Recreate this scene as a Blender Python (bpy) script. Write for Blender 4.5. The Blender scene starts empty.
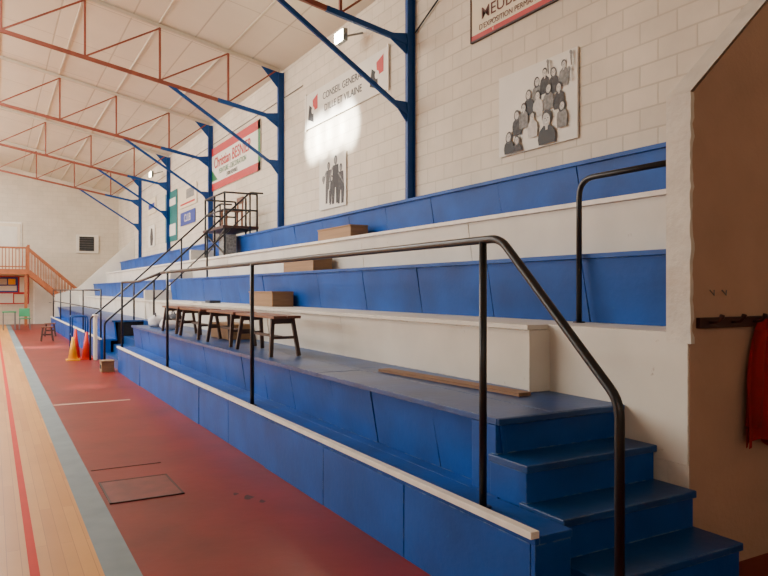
import bpy, math, random
from mathutils import Vector, Matrix
random.seed(4)
S=bpy.context.scene
COL=S.collection

# ---------------------------------------------------------------- materials
def srgb(c):
    def f(v):
        v/=255.0
        return v/12.92 if v<=.04045 else ((v+.055)/1.055)**2.4
    return (f(c[0]),f(c[1]),f(c[2]),1)
def mat(name,c,rough=.6,var=.12,scale=3.0,bump=0.0,bscale=40.0,metal=0.0,stretch=(1,1,1),emit=0,coat=0,wear=None,wearamt=.62,edge=None,spec=.5):
    m=bpy.data.materials.new(name); m.use_nodes=True
    nt=m.node_tree; n=nt.nodes; l=nt.links
    b=n['Principled BSDF']
    b.inputs['Roughness'].default_value=rough; b.inputs['Metallic'].default_value=metal
    b.inputs['Specular IOR Level'].default_value=spec
    if coat: b.inputs['Coat Weight'].default_value=coat; b.inputs['Coat Roughness'].default_value=.25
    col=srgb(c)
    tc=n.new('ShaderNodeTexCoord'); mp=n.new('ShaderNodeMapping'); mp.inputs['Scale'].default_value=stretch
    l.new(tc.outputs['Object'],mp.inputs['Vector'])
    nz=n.new('ShaderNodeTexNoise'); nz.inputs['Scale'].default_value=scale; nz.inputs['Detail'].default_value=6
    l.new(mp.outputs[0],nz.inputs['Vector'])
    r=n.new('ShaderNodeValToRGB')
    r.color_ramp.elements[0].position=.3; r.color_ramp.elements[1].position=.7
    r.color_ramp.elements[0].color=tuple(col[i]*(1-var) for i in range(3))+(1,)
    r.color_ramp.elements[1].color=tuple(min(1,col[i]*(1+var)) for i in range(3))+(1,)
    l.new(nz.outputs['Fac'],r.inputs[0]); out=r.outputs[0]
    if wear:
        n3=n.new('ShaderNodeTexNoise'); n3.inputs['Scale'].default_value=9; n3.inputs['Detail'].default_value=10; n3.inputs['Roughness'].default_value=.7
        l.new(tc.outputs['Object'],n3.inputs['Vector'])
        r3=n.new('ShaderNodeValToRGB'); r3.color_ramp.elements[0].position=wearamt; r3.color_ramp.elements[1].position=wearamt+.06
        l.new(n3.outputs['Fac'],r3.inputs[0])
        mx=n.new('ShaderNodeMix'); mx.data_type='RGBA'; l.new(r3.outputs[0],mx.inputs[0]); l.new(out,mx.inputs[6]); mx.inputs[7].default_value=srgb(wear); out=mx.outputs[2]
    if edge: # chipped paint along real mesh edges (bevel normal differs from face normal)
        bv=n.new('ShaderNodeBevel'); bv.samples=4; bv.inputs['Radius'].default_value=.012
        ge=n.new('ShaderNodeNewGeometry'); dp=n.new('ShaderNodeVectorMath'); dp.operation='DOT_PRODUCT'
        l.new(bv.outputs[0],dp.inputs[0]); l.new(ge.outputs['Normal'],dp.inputs[1])
        mr=n.new('ShaderNodeMapRange'); mr.inputs[1].default_value=.97; mr.inputs[2].default_value=.80; mr.inputs[3].default_value=0; mr.inputs[4].default_value=1
        l.new(dp.outputs['Value'],mr.inputs[0])
        n4=n.new('ShaderNodeTexNoise'); n4.inputs['Scale'].default_value=14; n4.inputs['Detail'].default_value=8; l.new(tc.outputs['Object'],n4.inputs['Vector'])
        r4=n.new('ShaderNodeMapRange'); r4.inputs[1].default_value=.48; r4.inputs[2].default_value=.58; l.new(n4.outputs['Fac'],r4.inputs[0])
        mu=n.new('ShaderNodeMath'); mu.operation='MULTIPLY'; l.new(mr.outputs[0],mu.inputs[0]); l.new(r4.outputs[0],mu.inputs[1])
        mx=n.new('ShaderNodeMix'); mx.data_type='RGBA'; l.new(mu.outputs[0],mx.inputs[0]); l.new(out,mx.inputs[6]); mx.inputs[7].default_value=srgb(edge); out=mx.outputs[2]
    l.new(out,b.inputs['Base Color'])
    if bump:
        n2=n.new('ShaderNodeTexNoise'); n2.inputs['Scale'].default_value=bscale; n2.inputs['Detail'].default_value=5
        l.new(mp.outputs[0],n2.inputs['Vector'])
        bp=n.new('ShaderNodeBump'); bp.inputs['Strength'].default_value=bump; bp.inputs['Distance'].default_value=.01
        l.new(n2.outputs['Fac'],bp.inputs['Height']); l.new(bp.outputs[0],b.inputs['Normal'])
    if emit:
        b.inputs['Emission Color'].default_value=col; b.inputs['Emission Strength'].default_value=emit
    return m
def brickmat(name,c1,c2,cm,axes,bw,bh,mortar,rough=.8,bump=.4,offset=.5,var=.15,nscale=1.2,coat=0,basebump=.2,spec=.5):
    m=bpy.data.materials.new(name); m.use_nodes=True
    nt=m.node_tree; n=nt.nodes; l=nt.links; b=n['Principled BSDF']
    b.inputs['Roughness'].default_value=rough; b.inputs['Specular IOR Level'].default_value=spec
    if coat: b.inputs['Coat Weight'].default_value=coat; b.inputs['Coat Roughness'].default_value=.2
    tc=n.new('ShaderNodeTexCoord'); sp=n.new('ShaderNodeSeparateXYZ'); cb=n.new('ShaderNodeCombineXYZ')
    l.new(tc.outputs['Object'],sp.inputs[0])
    l.new(sp.outputs[axes[0]],cb.inputs[0]); l.new(sp.outputs[axes[1]],cb.inputs[1])
    br=n.new('ShaderNodeTexBrick'); l.new(cb.outputs[0],br.inputs['Vector'])
    br.inputs['Scale'].default_value=1; br.inputs['Brick Width'].default_value=bw; br.inputs['Row Height'].default_value=bh
    br.inputs['Mortar Size'].default_value=mortar; br.inputs['Mortar Smooth'].default_value=.6; br.offset=offset
    br.inputs['Color1'].default_value=srgb(c1); br.inputs['Color2'].default_value=srgb(c2); br.inputs['Mortar'].default_value=srgb(cm)
    nz=n.new('ShaderNodeTexNoise'); nz.inputs['Scale'].default_value=nscale; nz.inputs['Detail'].default_value=8; nz.inputs['Roughness'].default_value=.62
    l.new(tc.outputs['Object'],nz.inputs['Vector'])
    mr=n.new('ShaderNodeMapRange'); mr.inputs[1].default_value=.3; mr.inputs[2].default_value=.65; mr.inputs[3].default_value=1-var; mr.inputs[4].default_value=1.0
    l.new(nz.outputs['Fac'],mr.inputs[0])
    mx=n.new('ShaderNodeMix'); mx.data_type='RGBA'; mx.blend_type='MULTIPLY'; mx.inputs[0].default_value=1
    l.new(br.outputs['Color'],mx.inputs[6]); l.new(mr.outputs[0],mx.inputs[7]); l.new(mx.outputs[2],b.inputs['Base Color'])
    n2=n.new('ShaderNodeTexNoise'); n2.inputs['Scale'].default_value=30; l.new(tc.outputs['Object'],n2.inputs['Vector'])
    sb=n.new('ShaderNodeMath'); sb.operation='MULTIPLY_ADD'; sb.inputs[1].default_value=-1.0
    ms=n.new('ShaderNodeMath'); ms.operation='MULTIPLY'; ms.inputs[1].default_value=basebump
    l.new(n2.outputs['Fac'],ms.inputs[0]); l.new(br.outputs['Fac'],sb.inputs[0]); l.new(ms.outputs[0],sb.inputs[2])
    bp=n.new('ShaderNodeBump'); bp.inputs['Strength'].default_value=bump; bp.inputs['Distance'].default_value=.01
    l.new(sb.outputs[0],bp.inputs['Height']); l.new(bp.outputs[0],b.inputs['Normal'])
    return m

BLUE=mat('blue_paint',(0,70,152),.5,.25,2.2,.2,22,wear=(14,90,162),wearamt=.66,edge=(92,124,158),spec=.3)
BLUED=mat('blue_deck_paint',(4,62,124),.36,.28,3,.25,16,wear=(64,100,136),wearamt=.67,edge=(120,138,156),spec=.42)
BLUES=mat('blue_steel_paint',(2,64,132),.45,.08,3,spec=.3)
WHITE=mat('white_paint',(218,213,200),.5,.10,1.6,.15,14,wear=(176,165,147),wearamt=.66,edge=(150,138,118))
WTRIM=mat('white_trim_paint',(232,226,214),.5,.10,8,.2,30,wear=(176,160,142),wearamt=.67)
PLAST=mat('white_plaster',(214,208,196),.8,.10,5,.8,24)
TAN=mat('tan_plaster',(180,148,126),.8,.12,1.6,.35,35)
RED=mat('red_floor_paint',(120,30,24),.4,.25,1.4,.12,10,wear=(82,28,26),wearamt=.68,spec=.34)
GREY=mat('grey_strip_paint',(120,134,138),.55,.1,4,spec=.3)
ORNG=mat('orange_line_paint',(204,44,26),.6,.05,4,spec=.15)
WLINE=mat('white_line_paint',(205,170,150),.5,.15,6)
RUST=mat('red_oxide_steel',(130,66,48),.55,.15,5)
BLACK=mat('black_tube',(18,20,26),.35,.1,5)
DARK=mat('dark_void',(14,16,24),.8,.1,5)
WOOD=mat('box_wood',(146,112,76),.6,.2,3,.2,20,stretch=(1,.2,6))
PLANKW=mat('plank_wood',(128,94,66),.6,.2,4,.2,20,stretch=(6,.3,1))
BENCHW=mat('bench_wood',(116,72,52),.4,.2,4,stretch=(5,.4,1))
BENCHL=mat('bench_leg',(66,46,40),.5,.15,4)
RACKW=mat('rack_wood',(56,22,20),.5,.15,4)
GARM=mat('red_cloth',(146,10,20),.9,.15,8,.5,60)
PAPER=mat('paper',(224,220,209),.7,.03,3)
CREAM=mat('cream_board',(222,210,184),.6,.04,3)
ROOFC=mat('roof_steel_cream',(194,184,164),.6,.04,3)
SRED=mat('sign_red',(184,34,36),.5,.05,3)
SGRN=mat('sign_green',(30,112,60),.5,.05,3)
SBLU=mat('sign_blue',(22,54,146),.5,.05,3)
TEAL=mat('teal_banner',(16,104,104),.7,.1,3)
INK=mat('ink_black',(34,34,36),.6,.1,3)
BRN=mat('brown_ink',(96,48,38),.6,.1,3)
G1=mat('photo_grey_dark',(66,65,66),.7,.5,24)
G2=mat('photo_grey_mid',(128,127,124),.7,.4,24)
G3=mat('photo_grey_light',(196,193,186),.7,.12,24)
GH=mat('photo_grey_hair',(84,82,82),.7,.5,40)
VARN=mat('varnished_wood',(156,90,54),.4,.15,4)
YEL=mat('yellow_plastic',(236,170,10),.4,.05,3)
REDP=mat('red_plastic',(210,40,18),.4,.05,3)
GRNP=mat('green_plastic',(40,140,90),.4,.05,3)
GLASS=mat('dark_glass',(40,44,44),.15,.1,3)
LAMP=mat('lamp_lens',(255,246,205),.3,0.01,3,emit=40)
METAL=mat('grey_metal',(120,122,124),.4,.08,3,metal=.6)
CLW=mat('white_cloth',(212,212,216),.9,.05,6,.4,40)
CLB=mat('blue_cloth',(60,90,140),.9,.2,6,.4,40)
CLG=mat('grey_cloth',(70,72,80),.9,.2,6,.4,40)
WALLM=brickmat('painted_block_wall',(225,215,197),(218,208,190),(203,193,174),(1,2),.42,.21,.012,bump=.4,var=.18,nscale=.9)
WALLE=brickmat('painted_block_end',(216,206,187),(211,201,182),(202,192,172),(0,2),.42,.21,.010,bump=.3,var=.14)
CEIL=brickmat('ceiling_panel',(218,210,192),(214,206,188),(186,177,158),(0,1),1.2,2.4,.02,bump=.3,offset=0,var=.1,nscale=.5)
COURT=brickmat('court_parquet',(216,156,80),(196,132,62),(164,106,52),(1,0),1.6,.075,.002,rough=.4,bump=.05,var=.12,basebump=.05,spec=.35)

# ---------------------------------------------------------------- mesh builder
class B:
    def __init__(s): s.v=[]; s.f=[]; s.m=[]; s.mats=[]; s.sm=[]
    def mi(s,m):
        if m not in s.mats: s.mats.append(m)
        return s.mats.index(m)
    def raw(s,vs,fs,m,smooth=False):
        o=len(s.v); s.v+= [tuple(v) for v in vs]; k=s.mi(m)
        for f in fs: s.f.append([i+o for i in f]); s.m.append(k); s.sm.append(smooth)
    def hexa(s,p,m):
        s.raw(p,[(3,2,1,0),(4,5,6,7),(0,1,5,4),(1,2,6,5),(2,3,7,6),(3,0,4,7)],m)
    def box(s,x0,x1,y0,y1,z0,z1,m):
        s.hexa([(x0,y0,z0),(x1,y0,z0),(x1,y1,z0),(x0,y1,z0),(x0,y0,z1),(x1,y0,z1),(x1,y1,z1),(x0,y1,z1)],m)
    def panel(s,xb,zb,xt,zt,y0,y1,m,th=.03,sk=0,sk2=None):
        if sk2 is None: sk2=sk
        s.hexa([(xb,y0-sk,zb),(xb+th,y0-sk,zb),(xb+th,y1-sk2,zb),(xb,y1-sk2,zb),(xt,y0,zt),(xt+th,y0,zt),(xt+th,y1,zt),(xt,y1,zt)],m)
    def prism(s,pts,off,m):
        n=len(pts); off=Vector(off); a=[Vector(p) for p in pts]; b=[p+off for p in a]
        s.raw(a+b,[tuple(range(n)),tuple(range(2*n-1,n-1,-1))]+[(i,(i+1)%n,n+(i+1)%n,n+i) for i in range(n)],m)
    def tube(s,pts,r,m,n=10,fil=0,r2=None):
        P=[Vector(p) for p in pts]
        if fil:
            Q=[P[0]]
            for i in range(1,len(P)-1):
                a,b,c=P[i-1],P[i],P[i+1]
                d1=(a-b); d2=(c-b); f=min(fil,d1.length*.45,d2.length*.45)
                s0=b+d1.normalized()*f; s1=b+d2.normalized()*f
                for k in range(6):
                    t=k/5; Q.append(s0*(1-t)**2+b*2*t*(1-t)+s1*t*t)
            Q.append(P[-1]); P=Q
        vs=[];fs=[]; N=len(P)
        up=Vector((0,0,1)); T0=(P[1]-P[0]).normalized()
        if abs(T0.dot(up))>.9: up=Vector((1,0,0))
        u=(up-T0*up.dot(T0)).normalized()
        for i in range(N):
            T=((P[i+1]-P[i]) if i==0 else (P[i]-P[i-1]) if i==N-1 else ((P[i+1]-P[i]).normalized()+(P[i]-P[i-1]).normalized())).normalized()
            u=(u-T*u.dot(T)).normalized(); w=T.cross(u)
            rr=r if r2 is None else r+(r2-r)*i/(N-1)
            for k in range(n):
                a=2*math.pi*k/n; vs.append(P[i]+(u*math.cos(a)+w*math.sin(a))*rr)
        for i in range(N-1):
            for k in range(n):
                fs.append((i*n+k,i*n+(k+1)%n,(i+1)*n+(k+1)%n,(i+1)*n+k))
        fs.append(tuple(range(n-1,-1,-1))); fs.append(tuple(range((N-1)*n,N*n)))
        s.raw(vs,fs,m,True)
    def bar(s,a,b,w,h,m):
        a=Vector(a); b=Vector(b); T=(b-a).normalized(); up=Vector((0,0,1))
        if abs(T.dot(up))>.95: up=Vector((0,1,0))
        x=T.cross(up).normalized(); y=x.cross(T).normalized()
        c=[(-w/2,-h/2),(w/2,-h/2),(w/2,h/2),(-w/2,h/2)]
        s.hexa([a+x*i+y*j for i,j in c]+[b+x*i+y*j for i,j in c],m)
    def disc(s,x,y,z,ry,rz,m,n=14,rot=0):
        vs=[]
        for k in range(n):
            a=2*math.pi*k/n; p=ry*math.cos(a); q=rz*math.sin(a)
            vs.append((x,y-(p*math.cos(rot)-q*math.sin(rot)),z+p*math.sin(rot)+q*math.cos(rot)))
        s.raw(vs,[tuple(range(n))],m)
    def poly(s,x,pts,m):
        s.raw([(x,y,z) for y,z in pts],[tuple(range(len(pts)))],m)
    def blob(s,c,r,m,seed=0,amp=.15,nu=20,nv=12,flat=True):
        rnd=random.Random(seed); ph=[rnd.uniform(0,6.28) for _ in range(6)]
        vs=[];fs=[]
        for j in range(nv+1):
            t=math.pi*j/nv
            for i in range(nu):
                a=2*math.pi*i/nu
                k=1+amp*(math.sin(3*a+ph[0]+2*t)+.7*math.sin(5*a+ph[1]-3*t)+.5*math.sin(7*t+ph[2]+a))
                x=math.copysign(abs(math.sin(t)*math.cos(a))**.75,math.cos(a)); y=math.copysign(abs(math.sin(t)*math.sin(a))**.75,math.sin(a))
                z=math.copysign(abs(math.cos(t))**.8,math.cos(t))
                zz=c[2]+r[2]*z*k
                if flat: zz=max(zz,c[2]-r[2]*.95)
                vs.append((c[0]+r[0]*x*k,c[1]+r[1]*y*k,zz))
        for j in range(nv):
            for i in range(nu):
                fs.append((j*nu+i,(j+1)*nu+i,(j+1)*nu+(i+1)%nu,j*nu+(i+1)%nu))
        s.raw(vs,fs,m,True)
    def build(s,name,bevel=0,parent=None):
        me=bpy.data.meshes.new(name); me.from_pydata(s.v,[],s.f)
        for m in s.mats: me.materials.append(m)
        for i,p in enumerate(me.polygons): p.material_index=s.m[i]; p.use_smooth=s.sm[i]
        me.update()
        o=bpy.data.objects.new(name,me); COL.objects.link(o)
        if bevel:
            b=o.modifiers.new('bevel','BEVEL'); b.width=bevel; b.segments=2; b.limit_method='ANGLE'; b.angle_limit=math.radians(50)
        if parent: o.parent=parent
        return o
def text(body,x,y,z,size,m,parent,name='lettering',align='CENTER',xs=1.0,bold=0):
    cu=bpy.data.curves.new(name,'FONT'); cu.body=body; cu.size=size; cu.align_x=align; cu.align_y='CENTER'
    cu.extrude=.001; cu.offset=bold
    o=bpy.data.objects.new(name,cu); COL.objects.link(o); cu.materials.append(m)
    o.rotation_euler=(math.pi/2,0,-math.pi/2); o.location=(x,y,z); o.scale=(xs,1,1)
    if parent: o.parent=parent
    return o

WX=5.5; LX=-13.5; AX=-4.0; YN=-4.0; YE=36.5; YB=14.3
# ---------------------------------------------------------------- floor
b=B()
b.box(LX,.55,YN,YE,-.1,0,COURT)
b.box(.55,.735,YN,YE,-.1,0,GREY)
b.box(.735,7.2,YN,YE,-.1,0,RED)
b.build('floor')
b=B(); b.box(.185,.235,YN,YE,.0,.002,ORNG); b.build('court_line')
b=B(); b.box(.74,1.75,10.55,10.62,.0,.002,WLINE); b.build('court_line')
b=B()
HATCH=mat('hatch_plate',(106,36,28),.5,.25,8)
b.box(.78,1.30,5.5,6.12,.0,.006,HATCH)
for (x0,x1,y0,y1) in [(.765,.78,5.485,6.135),(1.30,1.315,5.485,6.135),(.765,1.315,5.485,5.5),(.765,1.315,6.12,6.135)]:
    b.box(x0,x1,y0,y1,0,.008,RACKW)
b.build('floor_hatch')
b=B(); b.box(.76,1.36,6.58,6.59,0,.004,RACKW); b.build('floor_joint')
b=B()
for (cx,cy,r0) in ((1.72,5.15,.035),(1.78,5.0,.022),(1.66,5.28,.02)):
    pts=[(cx+r0*(1+.35*math.sin(3*a+cx*9))*math.cos(a),cy+1.8*r0*(1+.3*math.cos(2*a+cy))*math.sin(a),.0015) for a in [2*math.pi*k/14 for k in range(14)]]
    b.raw(pts,[tuple(range(14))],RACKW)
b.build('floor_stain')
# ---------------------------------------------------------------- walls and ceiling
b=B(); b.box(WX,WX+.25,YN,YE,0,6.42,WALLM); b.build('wall_right')
b=B(); b.prism([(LX,YE,0),(WX+.25,YE,0),(WX+.25,YE,6.40),(AX,YE,8.33),(LX,YE,6.40)],(0,.25,0),WALLE); b.build('wall_far')
b=B(); b.prism([(LX,YN,0),(WX+.25,YN,0),(WX+.25,YN,6.40),(AX,YN,8.33),(LX,YN,6.40)],(0,-.25,0),WALLE); b.build('wall_near')
b=B(); 
b.box(LX-.25,LX,YN,YE,0,3.6,WALLM); b.box(LX-.25,LX,YN,YE,5.9,6.42,WALLM)
for y in [YN]+[1.5+5.4*i for i in range(7)]:
    b.box(LX-.25,LX,y,y+.9,3.6,5.9,WALLM)
b.build('wall_left')
b=B()
b.prism([(WX+.25,YN,6.32),(AX,YN,8.25),(AX,YN,8.35),(WX+.25,YN,6.42)],(0,YE-YN,0),CEIL)
b.prism([(LX-.25,YN,6.32),(AX,YN,8.25),(AX,YN,8.35),(LX-.25,YN,6.42)],(0,YE-YN,0),CEIL)
b.build('ceiling')
def roofz(x): return 6.37+.2*(WX-x) if x>=AX else 6.37+.2*(WX-AX)-.2*(AX-x)
b=B()
b.tube([(5.47,8.7,5.42),(5.47,7.35,6.03),(5.47,5.5,6.2)],.012,DARK,6)
b.tube([(5.485,31,5.75),(5.485,13.0,5.75)],.010,G2,6)
b.build('wall_cable')

# ---------------------------------------------------------------- columns and trusses
for i,y in enumerate([3.2,8.76,14.08,19.6,25.0,30.4]):
    b=B()
    h=.036
    b.box(5.36,5.375,y-h,y+h,2.83,6.3,BLUES); b.box(5.475,5.49,y-h,y+h,2.83,6.3,BLUES); b.box(5.375,5.475,y-.006,y+.006,2.83,6.3,BLUES)
    b.box(5.30,5.5,y-.09,y+.09,2.83,2.845,BLUES)
    def lz(x): return 5.30+.18*(5.3-x) if x>=AX else 5.30+.18*(5.3-AX)-.18*(AX-x)
    vx=[4.27,2.89,1.52,.14,-1.24,-2.62,-4.0,-5.38,-6.76,-8.14,-9.52,-10.9,-12.27]
    b.bar((5.37,y,lz(5.35)),(4.05,y,lz(4.05)),.055,.08,BLUES)
    b.bar((4.05,y,lz(4.05)),(AX,y,lz(AX)),.05,.07,RUST)
    b.bar((AX,y,lz(AX)),(-13.3,y,lz(-13.3)),.05,.07,RUST)
    b.bar((5.4,y,roofz(5.4)-.06),(AX,y,roofz(AX)-.06),.06,.07,ROOFC)
    b.bar((AX,y,roofz(AX)-.06),(-13.4,y,roofz(-13.4)-.06),.06,.07,ROOFC)
    b.bar((5.38,y,4.22),(3.05,y,lz(3.05)),.045,.06,BLUES)
    b.prism([(5.37,y-.01,5.10),(5.37,y-.01,5.42),(5.08,y-.01,5.38),(5.08,y-.01,5.30)],(0,.02,0),BLUES)
    b.prism([(5.37,y-.01,4.08),(5.37,y-.01,4.40),(5.12,y-.01,4.40)],(0,.02,0),BLUES)
    b.prism([(5.37,y-.01,5.95),(5.37,y-.01,6.35),(4.95,y-.01,6.42)],(0,.02,0),BLUES)
    for k,x in enumerate(vx):
        b.bar((x,y,lz(x)),(x,y,roofz(x)-.08),.04,.04,RUST)
        nx=x+1.38 if x>AX else x-1.38
        if k==0: nx=5.3
        if abs(x-AX)<.1: continue
        b.bar((x,y,lz(x)+.02),(nx,y,roofz(nx)-.10),.03,.03,RUST)
    b.box(-13.49,-13.3,y-.07,y+.07,0,6.3,BLUES)
    b.build('roof_truss')
for x in [4.27,2.89,1.52,.14,-1.24,-2.62]:
    b=B(); b.box(x-.025,x+.025,YN,YE,roofz(x)-.03,roofz(x)+.0,ROOFC); b.build('roof_purlin')

# ---------------------------------------------------------------- bleachers
def stand(y0,y1,front=True,yp0=None,tiers0=None,seat0=None):
    b=B()
    def panels(xb,zb,xt,zt,ya,yb,m,w,th=.03,sk=.03):
        n=max(1,round((yb-ya)/w)); w=(yb-ya)/n; g=.004
        cuts=[ya]+[ya+w*k+random.uniform(-.12,.12)*w for k in range(1,n)]+[yb]
        for k in range(n):
            j=random.uniform(-.006,.006); j2=random.uniform(-.005,.005)
            b.panel(xb+j,zb,xt+j2,zt,cuts[k]+g,cuts[k+1]-g,m,th,0 if k==0 else sk,0 if k==n-1 else sk)
    yp=yp0 if yp0 is not None else y0
    yt=tiers0 if tiers0 is not None else y0
    ys=seat0 if seat0 is not None else y0
    if front:
        panels(2.14,0,2.14,.438,yp+.031,y1,BLUE,1.25,.03,0)
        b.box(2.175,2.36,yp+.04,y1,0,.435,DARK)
        b.box(2.167,2.37,yp,y1,.44,.478,BLUE)
        b.box(2.37,2.5,y0-.02 if yp0 else y0,y1,.44,.478,BLUE)
        b.box(2.14,2.36,yp,yp+.03,0,.439,BLUE)
        b.box(2.115,2.166,yp,y1,.470,.504,WTRIM)
        b.box(2.141,2.166,yp,y1,.438,.470,BLUE)
        panels(2.47,.478,2.42,.865,y0,y1,BLUE,.78,.03,.04)
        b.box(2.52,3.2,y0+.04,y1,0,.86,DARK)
        for x0,x1 in [(2.385,2.80),(2.803,3.27)]:
            yy=y0
            while yy<y1-.01:
                e=min(y1,yy+random.uniform(2.2,2.6)); j=random.uniform(0,.002)
                b.box(x0,x1,yy,e-.002,.865,.9+j,BLUED); yy=e
    panels(3.25,.9,3.21,1.325,ys,y1,WHITE,2.4,.03,.02)
    b.box(3.185,3.86,ys,y1,1.325,1.36,WHITE)
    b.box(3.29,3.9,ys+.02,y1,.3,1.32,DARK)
    panels(3.85,1.36,3.80,1.83,yt,y1,BLUE,1.2,.03,.04)
    b.box(3.775,4.38,yt,y1,1.83,1.865,BLUE)
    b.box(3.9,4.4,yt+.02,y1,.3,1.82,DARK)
    panels(4.35,1.865,4.31,2.30,yt,y1,WHITE,3.0,.03,.02)
    b.box(4.28,4.96,yt,y1,2.30,2.34,WTRIM)
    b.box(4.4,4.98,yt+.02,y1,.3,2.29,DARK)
    panels(4.94,2.34,4.89,2.79,yt,y1,BLUE,1.2,.03,.04)
    b.box(4.86,WX-.002,yt,y1,2.79,2.83,BLUE)
    b.box(4.98,WX-.01,yt+.02,y1,.3,2.78,DARK)
    return b
b=stand(2.96,YB,seat0=3.62,tiers0=2.645,yp0=2.38)
b.box(3.412,3.86,2.645,3.62,1.325,1.36,WHITE)
b.box(3.185,3.375,3.60,3.618,.9,1.324,WHITE)
b.box(3.27,3.365,2.96,3.62,.865,.9,BLUED)
b.build('bleacher_stand',.003)
b=B()
b.box(3.37,3.41,2.505,3.63,.62,1.36,WHITE)
b.box(3.375,3.5,2.645,3.63,0,.62,PLAST)
b.box(3.375,3.41,2.505,2.645,0,.62,PLAST)
b.build('stair_parapet',.004)
b=stand(YB+.0,16.8,front=False)
for k in range(5):
    z=.18*(k+1); x=2.2+.22*k
    b.box(x,3.3,YB+.05,16.8,z-.18,z,BLUED)
b.build('bleacher_aisle')
b=stand(16.8,32.0)
b.build('bleacher_stand')

# stairs at the near end
b=B()
fr=[(2.96,.9),(2.70,.7),(2.44,.5),(2.17,.3),(1.90,.12)]
for k,(yf,z) in enumerate(fr):
    x0=[2.385,2.375,2.372,2.365,2.362][k]
    yb=fr[k-1][0]+.06 if k else 3.0
    if k: b.box(x0,3.36,yf,yb,z-.04,z,BLUED)
    else: b.box(x0,3.365,2.94,2.957,.862,.9,BLUED)
    b.box(x0+.012,3.355,yf+.02,(yb if k else 3.2),0,z-.041,BLUE)
b.build('end_staircase',.006)

# near right partition wall with raked top
b=B()
b.prism([(3.38,2.5,0),(WX+1.5,2.5,0),(WX+1.5,2.5,5.75),(3.38+2.5,2.5,5.0),(3.38,2.5,2.68)],(0,.14,0),TAN)
b.build('wall_partition')
b=B()
rnd=random.Random(2); n=40
zs=[1.30+(2.70-1.30)*i/n for i in range(n+1)]
vs=[];fs=[]
for i,z in enumerate(zs):
    e=rnd.uniform(-.006,.010)
    vs+=[(3.366,2.492-abs(e),z),(3.366,2.645,z),(3.392+e*1.2,2.492-abs(e)*.5,z)]
for i in range(n):
    a=i*3; fs+=[(a,a+1,a+4,a+3),(a+2,a,a+3,a+5)]
b.raw(vs,fs,PLAST)
b.raw([(3.366,2.49,2.70),(3.366,2.645,2.70),(5.9,2.645,5.04),(5.9,2.49,5.04)],[(0,3,2,1)],PLAST)
b.build('trim_1')

# ---------------------------------------------------------------- handrails
R=.021
b=B()
RZ=1.857
b.tube([(2.2,1.95,0),(2.2,1.95,1.15),(2.2,2.70,RZ),(2.2,10.6,RZ)],R,BLACK,12,.07)
for y in [2.84,6.47,10.2]:
    b.tube([(2.2,y,.478),(2.2,y,RZ)],R*.95,BLACK,12)
    b.tube([(2.2,y,.478),(2.2,y,.486)],.045,BLACK,12)
b.tube([(2.2,10.6,RZ),(2.2,12.4,1.75),(2.2,14.2,1.75)],R,BLACK,12,.05)
b.tube([(2.2,14.2,.478),(2.2,14.2,1.75)],R,BLACK,12)
b.build('stair_handrail')
b=B()
b.tube([(3.74,3.69,1.36),(3.74,3.69,2.41),(3.74,2.645,2.41)],R,BLACK,12,.14)
b.tube([(3.74,3.69,1.36),(3.74,3.69,1.37)],.045,BLACK,12)
b.build('guard_rail')
for y in (14.7,17.0):
    b=B()
    b.tube([(1.95,y,0),(1.95,y,.95),(2.9,y,1.8),(4.95,y,3.75),(5.25,y,3.75)],R,BLACK,10,.06)
    for x,zb,zt in ((2.9,.9,1.8),(4.0,1.865,2.85),(4.95,2.83,3.75)):
        b.tube([(x,y,zb),(x,y,zt)],R,BLACK,10)
    b.tube([(2.9,y,1.4),(4.95,y,3.35)],R*.7,BLACK,8)
    b.build('aisle_handrail')
b=B()
b.tube([(2.2,17.2,1.6),(2.2,31.5,1.6)],R,BLACK,10)
for y in [17.2,20.8,24.4,28,31.5]:
    b.tube([(2.2,y,.478),(2.2,y,1.6)],R,BLACK,10)
b.tube([(2.2,17.2,1.15),(2.2,31.5,1.15)],R*.8,BLACK,10)
b.build('front_handrail')

# ---------------------------------------------------------------- platform on the upper tier
b=B()
xa,xb_,ya,yb_=4.5,5.25,15.1,16.7
for x in (xa,xb_):
    for y in (ya,(ya+yb_)/2,yb_):
        b.tube([(x,y,2.34 if x<4.8 else 2.83),(x,y,3.78)],.024,BLACK,8)
for z in (3.78,3.4):
    b.tube([(xa,ya,z),(xb_,ya,z)],.022,BLACK,8); b.tube([(xa,yb_,z),(xb_,yb_,z)],.022,BLACK,8); b.tube([(xa,ya,z),(xa,yb_,z)],.022,BLACK,8)
b.box(xa-.05,xb_+.02,ya-.05,yb_+.05,2.98,3.04,RACKW)
b.bar((xa,ya,2.4),(xa,yb_,2.95),.03,.03,BLACK)
b.bar((xa,ya,2.95),(xa,yb_,2.4),.03,.03,BLACK)
b.box(xa+.05,xb_-.45,ya+.1,ya+.6,2.345,2.85,G2)
b.build('spectator_platform')
b=B()
b.box(4.62,4.66,15.4,15.44,3.04,3.42,BENCHW);b.box(4.98,5.02,15.4,15.44,3.04,3.42,BENCHW)
b.box(4.62,4.66,15.76,15.8,3.04,3.42,BENCHW);b.box(4.98,5.02,15.76,15.8,3.04,3.42,BENCHW)
b.box(4.6,5.04,15.38,15.82,3.42,3.45,BENCHW); b.box(5.0,5.03,15.38,15.82,3.6,3.75,BENCHW)
b.box(5.0,5.03,15.4,15.44,3.45,3.75,BENCHW); b.box(5.0,5.03,15.76,15.8,3.45,3.75,BENCHW)
b.build('wooden_chair',.004)

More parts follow.
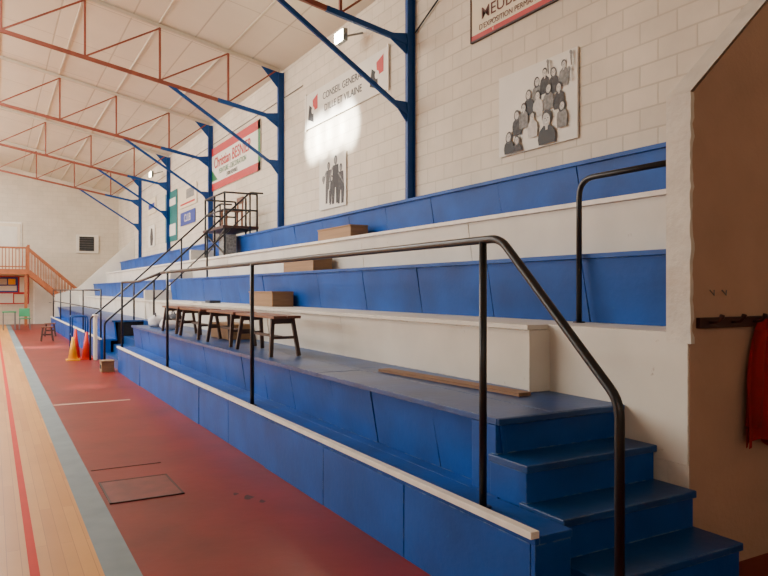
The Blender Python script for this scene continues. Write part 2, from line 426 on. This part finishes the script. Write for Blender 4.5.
b=B()
b.prism([(3.2,17.3,.9),(3.2,17.3,1.6),(3.8,17.3,1.6),(3.8,17.3,2.1),(4.3,17.3,2.1),(4.3,17.3,2.6),(4.9,17.3,2.6),(4.9,17.3,3.05),(5.45,17.3,3.05),(5.45,17.3,.9)],(0,.12,0),WHITE)
b.build('stepped_parapet')
b=B()
b.prism([(2.3,32.01,0),(2.3,32.01,1.4),(3.2,32.01,1.7),(5.49,32.01,3.9),(5.49,32.01,0)],(0,.15,0),WHITE)
b.build('raked_parapet')

# ---------------------------------------------------------------- wooden aisle boxes
def wbox(x0,x1,y0,y1,z0,z1):
    b=B(); t=.02
    b.box(x0-.012,x1,y0-.012,y1+.012,z1-t,z1,WOOD)
    b.box(x0,x0+t,y0,y1,z0,z1-t,WOOD); b.box(x0+t,x1,y0,y0+t,z0,z1-t,WOOD); b.box(x0+t,x1,y1-t,y1,z0,z1-t,WOOD)
    b.box(x1-t,x1,y0+t,y1-t,z0,z1-t,WOOD)
    b.build('wooden_step_box',.003)
wbox(2.86,3.17,9.4,10.3,.904,1.12)
wbox(3.46,3.78,9.3,10.3,1.36,1.58)
wbox(3.98,4.28,9.05,10.2,1.865,2.09)
wbox(4.55,4.84,9.0,10.15,2.34,2.56)

# ---------------------------------------------------------------- benches
def bench(x0,x1,y0,y1,zf=.903):
    b=B(); zt=zf+.43
    for i in range(2):
        w=(x1-x0-.01)/2; xa=x0+i*(w+.01)
        b.box(xa,xa+w,y0,y1,zt-.03,zt,BENCHW)
    for y,s in ((y0+.14,-1),(y1-.14,1)):
        for x,sx in ((x0+.04,-1),(x1-.04,1)):
            b.bar((x,y,zt-.03),(x+sx*.045,y+s*.07,zf+.004),.04,.04,BENCHL)
        b.bar((x0+.03,y,zt-.06),(x1-.03,y,zt-.06),.035,.055,BENCHL)
        b.bar((x0+.02,y+s*.035,zf+.2),(x1-.02,y+s*.035,zf+.2),.025,.03,BENCHL)
    b.bar(((x0+x1)/2,y0+.17,zf+.2),((x0+x1)/2,y1-.17,zf+.2),.025,.03,BENCHL)
    b.build('wooden_bench',.004)
bench(2.50,2.80,6.68,7.95)
bench(2.52,2.82,8.12,9.3)
bench(2.50,2.80,9.55,10.75)
bench(2.52,2.82,10.95,12.1)

b=B(); b.prism([(2.99,3.48,.904),(3.10,3.49,.904),(2.98,5.16,.904),(2.87,5.15,.904)],(0,0,.022),PLANKW); b.build('wooden_plank',.002)

# ---------------------------------------------------------------- bags / equipment on the stand
def bag(x,y,z,rx,ry,rz,m,seed):
    b=B(); b.blob((x,y,z+rz*.95),(rx,ry,rz),m,seed,.06)
    b.tube([(x-.02,y-ry*.5,z+rz*1.6),(x-.02,y-ry*.35,z+rz*2.4),(x-.02,y+ry*.35,z+rz*2.4),(x-.02,y+ry*.5,z+rz*1.6)],.012,CLG,6,.05)
    b.build('sports_bag')
bag(2.75,12.6,.9,.15,.22,.10,CLW,1)
bag(2.95,13.1,.9,.14,.22,.13,CLG,2)
bag(2.70,13.5,.9,.13,.2,.11,CLW,3)
b=B(); b.box(3.40,3.62,12.9,13.2,1.362,1.372,PAPER); b.hexa([(3.35,13.3,1.362),(3.57,13.35,1.362),(3.53,13.62,1.362),(3.31,13.57,1.362),(3.35,13.3,1.375),(3.57,13.35,1.375),(3.53,13.62,1.375),(3.31,13.57,1.375)],PAPER)
b.box(3.42,3.62,12.4,12.7,1.362,1.41,CLG)
b.build('paper_stack')

# ---------------------------------------------------------------- coat rack and red garment
b=B()
b.box(3.43,4.75,2.472,2.499,1.385,1.445,RACKW)
for k in range(7):
    x=3.52+.2*k
    b.tube([(x,2.475,1.415),(x,2.42,1.42),(x,2.40,1.45)],.009,RACKW,8,.02)
    b.tube([(x,2.405,1.44),(x,2.398,1.462)],.014,RACKW,8)
b.build('coat_rack',.003)
b=B()
nu,nv=26,20; vs=[];fs=[]
for side in (0,1):
    for j in range(nv+1):
        t=j/nv; w=.05+.12*min(1,t*2.2)**.7+.04*t
        for i in range(nu+1):
            s=i/nu*2-1
            x=4.02+s*w; z=1.43-.73*t-.03*math.sin(s*5+1)*t
            fold=.018*math.sin(s*11+t*3)*(.3+t)+.008*math.sin(s*23-t*5)
            y=2.455-.05*(1-s*s)*(.6+.6*t)*(1 if side==0 else .1)+fold*(1 if side==0 else .3)
            vs.append((x,min(y,2.493),z))
    o=side*(nu+1)*(nv+1)
    for j in range(nv):
        for i in range(nu):
            a=o+j*(nu+1)+i; fs.append((a,a+1,a+nu+2,a+nu+1))
b.raw(vs,fs,GARM,True)
b.tube([(3.95,2.445,1.36),(3.90,2.44,1.15),(3.87,2.44,.80)],.035,GARM,10,.05,.045)
b.build('red_jacket')
b=B()
for x in (3.55,3.66): b.tube([(x,2.497,1.6),(x,2.47,1.57),(x,2.47,1.60)],.004,METAL,6)
b.build('wall_hook')

# ---------------------------------------------------------------- wall signs
SX=5.47
b=B(); b.box(SX,SX+.028,5.25,7.3,4.85,5.85,CREAM); b.box(SX-.004,SX,5.25,7.3,4.85,4.915,SRED)
for (y0,y1,z0,z1) in ((5.23,7.32,4.83,4.85),(5.23,5.25,4.83,5.87),(7.30,7.32,4.83,5.87)): b.box(SX-.012,SX+.028,y0,y1,z0,z1,RACKW)
s=b.build('sponsor_board')
text('MEUBLES',SX-.004,7.10,5.14,.21,BRN,s,align='LEFT',bold=.001,xs=1.15)
text("D'EXPOSITION PERMANENTE",SX-.004,7.14,4.98,.10,BRN,s,align='LEFT')
text('V.',SX-.007,6.85,4.883,.055,CREAM,s)
b=B(); b.box(5.47,5.498,5.36,5.39,4.72,4.95,G1); b.build('wall_bracket')
# group photograph poster
b=B(); y0,y1,z0,z1=5.42,6.74,3.24,4.22
b.box(SX,SX+.02,y0,y1,z0,z1,PAPER)
def P(a,c): return (y1-a*(y1-y0), z0+c*(z1-z0))
x=SX-.001
rp=random.Random(11)
people=[(.52,.78,.046),(.62,.85,.045),(.73,.82,.046),(.85,.86,.042),(.42,.66,.048),(.54,.61,.048),(.67,.65,.048),(.80,.62,.048),(.27,.46,.048),(.36,.52,.045),(.16,.22,.052),(.48,.38,.048),(.84,.40,.046),(.66,.30,.082),(.28,.15,.046)]
for k,(a,c,r) in enumerate(people):
    yy,zz=P(a,c); x-=.0004
    zl=max(z0+.012,zz-(.24 if k!=13 else .30)); bw=r*1.75
    cl=[G2,G1,G1,G2,INK,G3][k%6] if k!=13 else INK
    def cy(v): return min(y1-.01,max(y0+.01,v))
    b.poly(x,[(cy(yy+r*.4),zz-r*.7),(cy(yy-r*.4),zz-r*.7),(cy(yy-bw*.85),zz-r*1.6),(cy(yy-bw),zz-r*2.6),(cy(yy-bw*.9),min(zl,zz-r*2.7)),(cy(yy+bw*.9),min(zl,zz-r*2.7)),(cy(yy+bw),zz-r*2.6),(cy(yy+bw*.85),zz-r*1.6)] if zz-r*2.7>z0 else [(cy(yy+r*.4),zz-r*.7),(cy(yy-r*.4),zz-r*.7),(cy(yy-bw*.85),zz-r*1.6),(cy(yy-bw),zl),(cy(yy+bw),zl),(cy(yy+bw*.85),zz-r*1.6)],cl)
    x-=.0004; rot=rp.uniform(-.3,.3)
    b.poly(x,[(yy+r*.3,zz-r*.5),(yy-r*.3,zz-r*.5),(yy-r*.2,zz-r*1.5),(yy+r*.2,zz-r*1.5)],G3)
    x-=.0004
    if k%2==0: b.disc(x,yy+.003,zz-r*.15,r*1.05,r*1.4,GH if k%3 else G1,16,rot)
    else: b.disc(x,yy,zz+r*.3,r*.9,r*.98,G1 if k%3 else GH,16,rot)
    x-=.0004; b.disc(x,yy+.004*(1 if k%3 else -1),zz-r*.12,r*.74,r*.97,G3,16,rot)
    x-=.0003
    for e in (-1,1): b.disc(x,yy+e*r*.28,zz+r*.08,r*.13,r*.07,G1,8)
    b.disc(x,yy,zz-r*.5,r*.26,r*.09,PAPER,10,rot); b.disc(x,yy,zz-r*.18,r*.07,r*.14,G2,8)
x-=.0004
for a,c in ((.68,.95),(.93,.78),(.95,.95)):
    yy,zz=P(a,c); b.disc(x,yy,zz,.02,.032,G2,10,rot=.5); b.poly(x,[(yy+.015,zz-.02),(yy-.012,zz-.02),(yy-.02,zz-.14),(yy+.0,zz-.14)],G2)
b.build('group_photo_poster')
# council banner
b=B(); y0,y1,z0,z1=9.5,12.8,4.80,5.48
b.box(SX,SX+.015,y0,y1,z0,z1,PAPER)
for c in ((y1-.36),(y0+.36)):
    b.poly(SX-.002,[(c+.25,4.98),(c-.03,4.88),(c-.02,5.14),(c+.18,5.26)],INK)
    b.poly(SX-.002,[(c+.02,5.32),(c-.22,5.40),(c-.22,5.12),(c+.0,5.10)],SRED)
    b.disc(SX-.003,c+.0,5.12,.07,.07,PAPER)
for y in (y0,y1): b.box(SX-.01,SX+.015,y-.02,y+.02,z0-.03,z1+.03,WTRIM)
s=b.build('council_banner')
text('CONSEIL GENERAL',SX-.004,(y0+y1)/2,5.27,.185,G1,s,xs=1.05)
text("D'ILLE ET VILAINE",SX-.004,(y0+y1)/2,5.04,.185,G1,s,xs=1.05)
# player photo poster
b=B(); y0,y1,z0,z1=11.0,12.15,3.12,4.08
b.box(SX,SX+.012,y0,y1,z0,z1,PAPER)
x=SX-.001
def fig(cy,cz,s,m1,m2,arm):
    global x
    x-=.0006
    b.poly(x,[(cy+.12*s,cz+.28*s),(cy-.12*s,cz+.28*s),(cy-.15*s,cz+.05*s),(cy-.18*s,cz-.12*s),(cy-.14*s,cz-.44*s),(cy-.02*s,cz-.44*s),(cy-.01*s,cz-.14*s),(cy+.02*s,cz-.14*s),(cy+.06*s,cz-.44*s),(cy+.16*s,cz-.44*s),(cy+.16*s,cz-.1*s),(cy+.14*s,cz+.05*s)],m1)
    b.poly(x-.0002,[(cy+.10*s,cz+.27*s),(cy+.16*s,cz+.26*s),(cy+arm*s,cz+.02*s),(cy+(arm-.06)*s,cz+.0*s)],m2)
    b.disc(x-.0002,cy,cz+.37*s,.07*s,.09*s,INK); b.disc(x-.0004,cy,cz+.355*s,.048*s,.065*s,m2)
fig(11.72,3.60,.86,GH,G2,.3); fig(11.42,3.62,.98,INK,G2,.30); fig(11.20,3.52,.8,G1,G2,-.1); fig(11.58,3.45,.6,G1,G3,.2)
x-=.001; b.disc(x,11.95,3.70,.06,.06,G2)
b.build('player_photo_poster')
# red white green sponsor banner
b=B(); y0,y1,z0,z1=15.5,20.0,4.42,5.62
b.box(SX,SX+.015,y0,y1,z0,z1,PAPER)
b.box(SX-.003,SX,y0,y1,z0,z0+.2,SRED); b.box(SX-.003,SX,y0,y1,z1-.22,z1,SRED)
b.poly(SX-.002,[(y1-.1,4.68),(y1-.1,5.2),(y1-1.0,4.68)],SGRN)
b.box(SX-.003,SX,y0,y0+.16,z0,z1,SGRN)
s=b.build('sponsor_banner')
text('Christian BESNIER',SX-.006,17.75,5.15,.42,SRED,s,bold=.006)
text('PEINTURE - DECORATION',SX-.006,17.7,4.88,.2,SGRN,s)
text('35000 RENNES',SX-.006,17.7,4.71,.15,INK,s)
b=B(); b.box(SX,SX+.015,23.9,25.7,3.3,5.05,TEAL); b.box(SX-.002,SX,24.1,25.5,4.55,4.8,PAPER); b.box(SX-.002,SX,24.1,25.5,3.5,3.9,PAPER); b.build('wall_banner')
b=B(); b.box(SX,SX+.015,21.5,23.4,3.72,4.15,SBLU); s=b.build('wall_sign'); text('CLUB',SX-.004,22.45,3.93,.34,PAPER,s)
b=B(); b.box(SX,SX+.015,21.3,23.6,4.3,4.95,CREAM); b.box(SX-.002,SX,21.5,23.4,4.38,4.44,SRED); b.box(SX-.002,SX,21.6,22.6,4.55,4.85,G2); b.build('wall_banner')
b=B(); b.box(SX,SX+.012,27.6,28.8,3.3,4.15,PAPER); b.poly(SX-.001,[(28.4,3.35),(28.5,3.7),(28.3,4.05),(28.0,4.0),(27.85,3.6),(28.0,3.35)],G1); b.build('player_photo_poster')
b=B(); b.box(SX,SX+.012,27.4,29.0,4.6,5.2,CREAM); b.box(SX-.002,SX,27.6,28.8,4.8,5.0,SBLU); b.build('wall_banner')

# floodlights on wall
for y in (10.4,26.2):
    b=B()
    b.box(5.05,5.13,y-.15,y+.15,5.74,5.94,METAL)
    b.hexa([(5.02,y-.13,5.76),(5.05,y-.13,5.74),(5.05,y+.13,5.74),(5.02,y+.13,5.76),(5.02,y-.13,5.91),(5.05,y-.13,5.93),(5.05,y+.13,5.93),(5.02,y+.13,5.91)],LAMP)
    b.bar((5.1,y-.17,5.84),(5.1,y+.17,5.84),.03,.03,METAL)
    b.bar((5.1,y,5.84),(5.49,y,5.98),.03,.03,METAL)
    b.build('floodlight')

# ---------------------------------------------------------------- far end
b=B(); gx=1.4; gy=34.3
b.box(-6,gx,gy,YE-.09,2.35,2.5,VARN)
b.box(-6,gx,gy-.04,gy,2.28,2.52,VARN)
for x in (-5.8,-3.5,-1.0,gx-.1): b.box(x-.06,x+.06,gy+.02,gy+.14,0,2.35,VARN)
b.box(-6,gx,gy-.03,gy+.03,3.42,3.5,VARN); b.box(-6,gx,gy-.02,gy+.02,2.6,2.65,VARN)
x=-6
while x<gx: b.box(x,x+.035,gy-.015,gy+.015,2.5,3.43,VARN); x+=.13
for k in range(13):
    x=gx+.2*k; z=2.5-.19*(k+1)
    b.box(x,x+.24,gy,gy+1.0,z-.04,z,VARN)
for yy in (gy-.02,gy+1.0):
    b.bar((gx,yy,2.4),(gx+2.6,yy,-.0+.1),.05,.22,VARN)
    b.bar((gx,yy,3.45),(gx+2.6,yy,1.1),.05,.07,VARN)
    for k in range(20):
        x=gx+.13*k; z=2.45-.904*.13*k
        b.box(x,x+.03,yy-.015,yy+.015,z,z+.98,VARN)
    b.box(gx-.05,gx+.05,yy-.05,yy+.05,2.3,3.6,VARN); b.box(gx+2.55,gx+2.65,yy-.05,yy+.05,0,1.2,VARN)
b.build('gallery_balcony')
def door(x0,x1,z0,z1,m,name):
    b=B(); b.box(x0-.06,x1+.06,YE-.05,YE,z0,z1+.06,WTRIM); b.box(x0,x1,YE-.08,YE-.05,z0,z1,m)
    b.box(x0+.12,x1-.12,YE-.086,YE-.08,z0+(z1-z0)*.5,z1-.15,WHITE); b.tube([(x1-.1,YE-.08,z0+1.0),(x1-.1,YE-.13,z0+1.0),(x1-.2,YE-.13,z0+1.0)],.012,METAL,6)
    b.build(name)
door(.2,1.15,2.51,4.7,CREAM,'door_1')
door(1.75,2.55,0,2.05,WHITE,'door_2')
b=B(); b.box(3.55,4.55,YE-.08,YE,3.4,4.3,WHITE); b.box(3.68,4.35,YE-.09,YE-.08,3.5,4.2,GLASS)
for k in range(6): b.box(3.68,4.35,YE-.11,YE-.09,3.52+.115*k,3.56+.115*k,G1)
b.build('window_1')
b=B(); b.box(.15,1.5,YE-.04,YE,.95,2.25,SRED)
b.box(.2,1.05,YE-.045,YE-.04,1.5,2.2,SBLU); b.box(.25,1.0,YE-.05,YE-.045,1.56,1.8,PAPER); b.box(.3,.6,YE-.05,YE-.045,1.85,2.12,G3); b.box(.65,.95,YE-.05,YE-.045,1.85,2.12,YEL)
b.box(.2,.85,YE-.045,YE-.04,1.0,1.44,PAPER); b.box(.9,1.45,YE-.045,YE-.04,1.0,1.4,CREAM); b.box(1.12,1.45,YE-.045,YE-.04,1.5,2.2,PAPER)
b.build('notice_board')
b=B(); b.tube([(2.8,34.0,0),(2.8,34.0,.5)],.09,REDP,14); b.tube([(2.8,34.0,.5),(2.8,34.0,.58)],.07,REDP,14,0,.02); b.tube([(2.8,34.0,.58),(2.8,33.9,.56),(2.72,33.88,.3)],.012,DARK,6,.03)
b.build('fire_extinguisher')

def chair(x,y,m,name='plastic_chair'):
    b=B()
    for dx in (-.2,.2):
        for dy in (-.2,.2): b.bar((x+dx*.85,y+dy*.85,.44),(x+dx,y+dy,0),.03,.03,METAL)
    b.box(x-.21,x+.21,y-.21,y+.21,.43,.46,m)
    b.hexa([(x-.2,y+.19,.52),(x+.2,y+.19,.52),(x+.2,y+.22,.52),(x-.2,y+.22,.52),(x-.19,y+.25,.85),(x+.19,y+.25,.85),(x+.19,y+.28,.85),(x-.19,y+.28,.85)],m)
    for dx in (-.17,.17): b.bar((x+dx,y+.2,.44),(x+dx,y+.255,.8),.025,.025,METAL)
    b.build(name,.005)
chair(1.15,31.5,GRNP)
b=B(); b.box(.35,.85,31.2,32.0,.70,.74,GRNP)
for dx in (.39,.81):
    for dy in (31.25,31.95): b.box(dx-.02,dx+.02,dy-.02,dy+.02,0,.70,METAL)
b.build('small_table',.004)
def stool(x,y):
    b=B()
    for dx in (-.17,.17):
        for dy in (-.17,.17): b.bar((x+dx*.7,y+dy*.7,.42),(x+dx,y+dy,0),.035,.035,BENCHL)
    b.box(x-.17,x+.17,y-.17,y+.17,.42,.45,BENCHW); b.bar((x-.15,y-.15,.2),(x+.15,y-.15,.2),.02,.03,BENCHL); b.bar((x-.15,y+.15,.2),(x+.15,y+.15,.2),.02,.03,BENCHL)
    b.build('wooden_stool',.004)
stool(1.5,24.0); stool(1.75,26.5)
def cone(x,y,m,h=.5):
    b=B(); b.box(x-.14,x+.14,y-.14,y+.14,0,.03,m)
    b.tube([(x,y,.03),(x,y,.03+h)],.105,m,18,0,.022)
    b.build('traffic_cone')
cone(1.70,17.6,REDP,.66); cone(1.90,17.3,REDP,.6); cone(1.60,17.15,YEL,.5)
b=B()
b.box(2.02,2.09,16.9,17.1,0,1.0,WHITE);b.box(2.0,2.11,16.88,17.12,1.0,1.04,WTRIM)
b.build('white_post',.01)
b=B()
b.tube([(1.7,18.4,0),(1.7,18.4,.95),(2.05,18.4,.95),(2.05,18.4,0)],.02,BLUES,8,.06)
b.tube([(1.7,18.9,0),(1.7,18.9,.95),(2.05,18.9,.95),(2.05,18.9,0)],.02,BLUES,8,.06)
b.tube([(1.7,18.4,.5),(1.7,18.9,.5)],.015,BLUES,8); b.tube([(2.05,18.4,.5),(2.05,18.9,.5)],.015,BLUES,8)
b.tube([(1.7,18.4,.95),(1.7,18.9,.95)],.015,BLUES,8)
b.build('blue_steel_frame')
b=B(); b.box(1.85,2.08,14.35,14.65,0,.2,WOOD); b.box(1.84,2.09,14.34,14.66,.2,.22,WOOD); b.box(1.845,1.85,14.4,14.6,.06,.14,DARK); b.build('cardboard_box',.004)

# ---------------------------------------------------------------- windows and lights
b=B()
for i in range(7):
    y0=(YN+.9) if i==0 else 1.5+5.4*(i-1)+.9; y1=1.5+5.4*i
    for k in range(5):
        yy=y0+(y1-y0)*k/4; b.box(LX-.14,LX-.09,yy-.03,yy+.03,3.6,5.9,WTRIM)
    for z in (3.6,4.75,5.85): b.box(LX-.14,LX-.09,y0,y1,z,z+.05,WTRIM)
b.build('window_2')
b=B()
for xx in (-6,-4,-2,0): b.box(xx-.04,xx+.04,YN,YN+.05,2.4,4.4,WTRIM)
for z in (2.4,3.4,4.4): b.box(-6.04,.04,YN,YN+.05,z-.04,z+.04,WTRIM)
b.build('added_fill_window')  # unseen window bars, added behind the camera to go with the fill lamp
def area(name,loc,rot,sx,sy,e,c=(1,1,1)):
    l=bpy.data.lights.new(name,'AREA'); l.shape='RECTANGLE'; l.size=sx; l.size_y=sy; l.energy=e; l.color=c
    o=bpy.data.objects.new(name,l); o.location=loc; o.rotation_euler=rot; COL.objects.link(o); return o
area('added_near_fill',(LX+.05,21,4.75),(0,math.radians(-90),0),2.2,26,2350,(1,.97,.91))
area('skylight_daylight',(-7.5,21,7.4),(0,math.radians(12),0),2.4,26,1900,(1,.98,.92))
area('skylight_daylight',(-1.5,22,7.35),(0,math.radians(-12),0),1.2,24,2200,(1,.98,.92))
area('added_near_fill',(-3,YN+.08,3.4),(math.radians(90),0,0),5.8,1.9,65,(1,.96,.9))  # weak fill lamp added behind the camera to brighten the partition from the front
def spot(name,loc,tgt,e,ang,blend=.4,c=(1,.97,.88),r=.1):
    l=bpy.data.lights.new(name,'SPOT'); l.energy=e; l.spot_size=math.radians(ang); l.spot_blend=blend; l.color=c; l.shadow_soft_size=r
    o=bpy.data.objects.new(name,l); o.location=loc; d=Vector(tgt)-Vector(loc); o.rotation_euler=d.to_track_quat('-Z','Y').to_euler(); COL.objects.link(o)
for yy in (10.95,11.5,12.05,12.5):
    spot('sun_shaft',(-3.2,yy+1,7.85),(5.47,yy,4.55),48000,5.8,.8)
spot('sun_shaft',(-3.2,15,7.85),(1.3,12.4,0),6000,5,.8)
spot('sun_shaft',(-3.2,25,7.85),(1.2,21.5,0),16000,8,.8)

w=bpy.data.worlds.new('World'); S.world=w; w.use_nodes=True
bg=w.node_tree.nodes['Background']
sky=w.node_tree.nodes.new('ShaderNodeTexSky'); sky.sky_type='HOSEK_WILKIE'
w.node_tree.links.new(sky.outputs[0],bg.inputs[0]); bg.inputs[1].default_value=1.0

# ---------------------------------------------------------------- camera
cd=bpy.data.cameras.new('Camera'); cd.sensor_width=36; cd.lens=36*690/768; cd.shift_y=.0026; cd.clip_end=200; cd.clip_start=.05
c=bpy.data.objects.new('Camera',cd); COL.objects.link(c); S.camera=c
c.location=(0,0,1.6); c.rotation_euler=(math.pi/2,0,-math.radians(29.6))
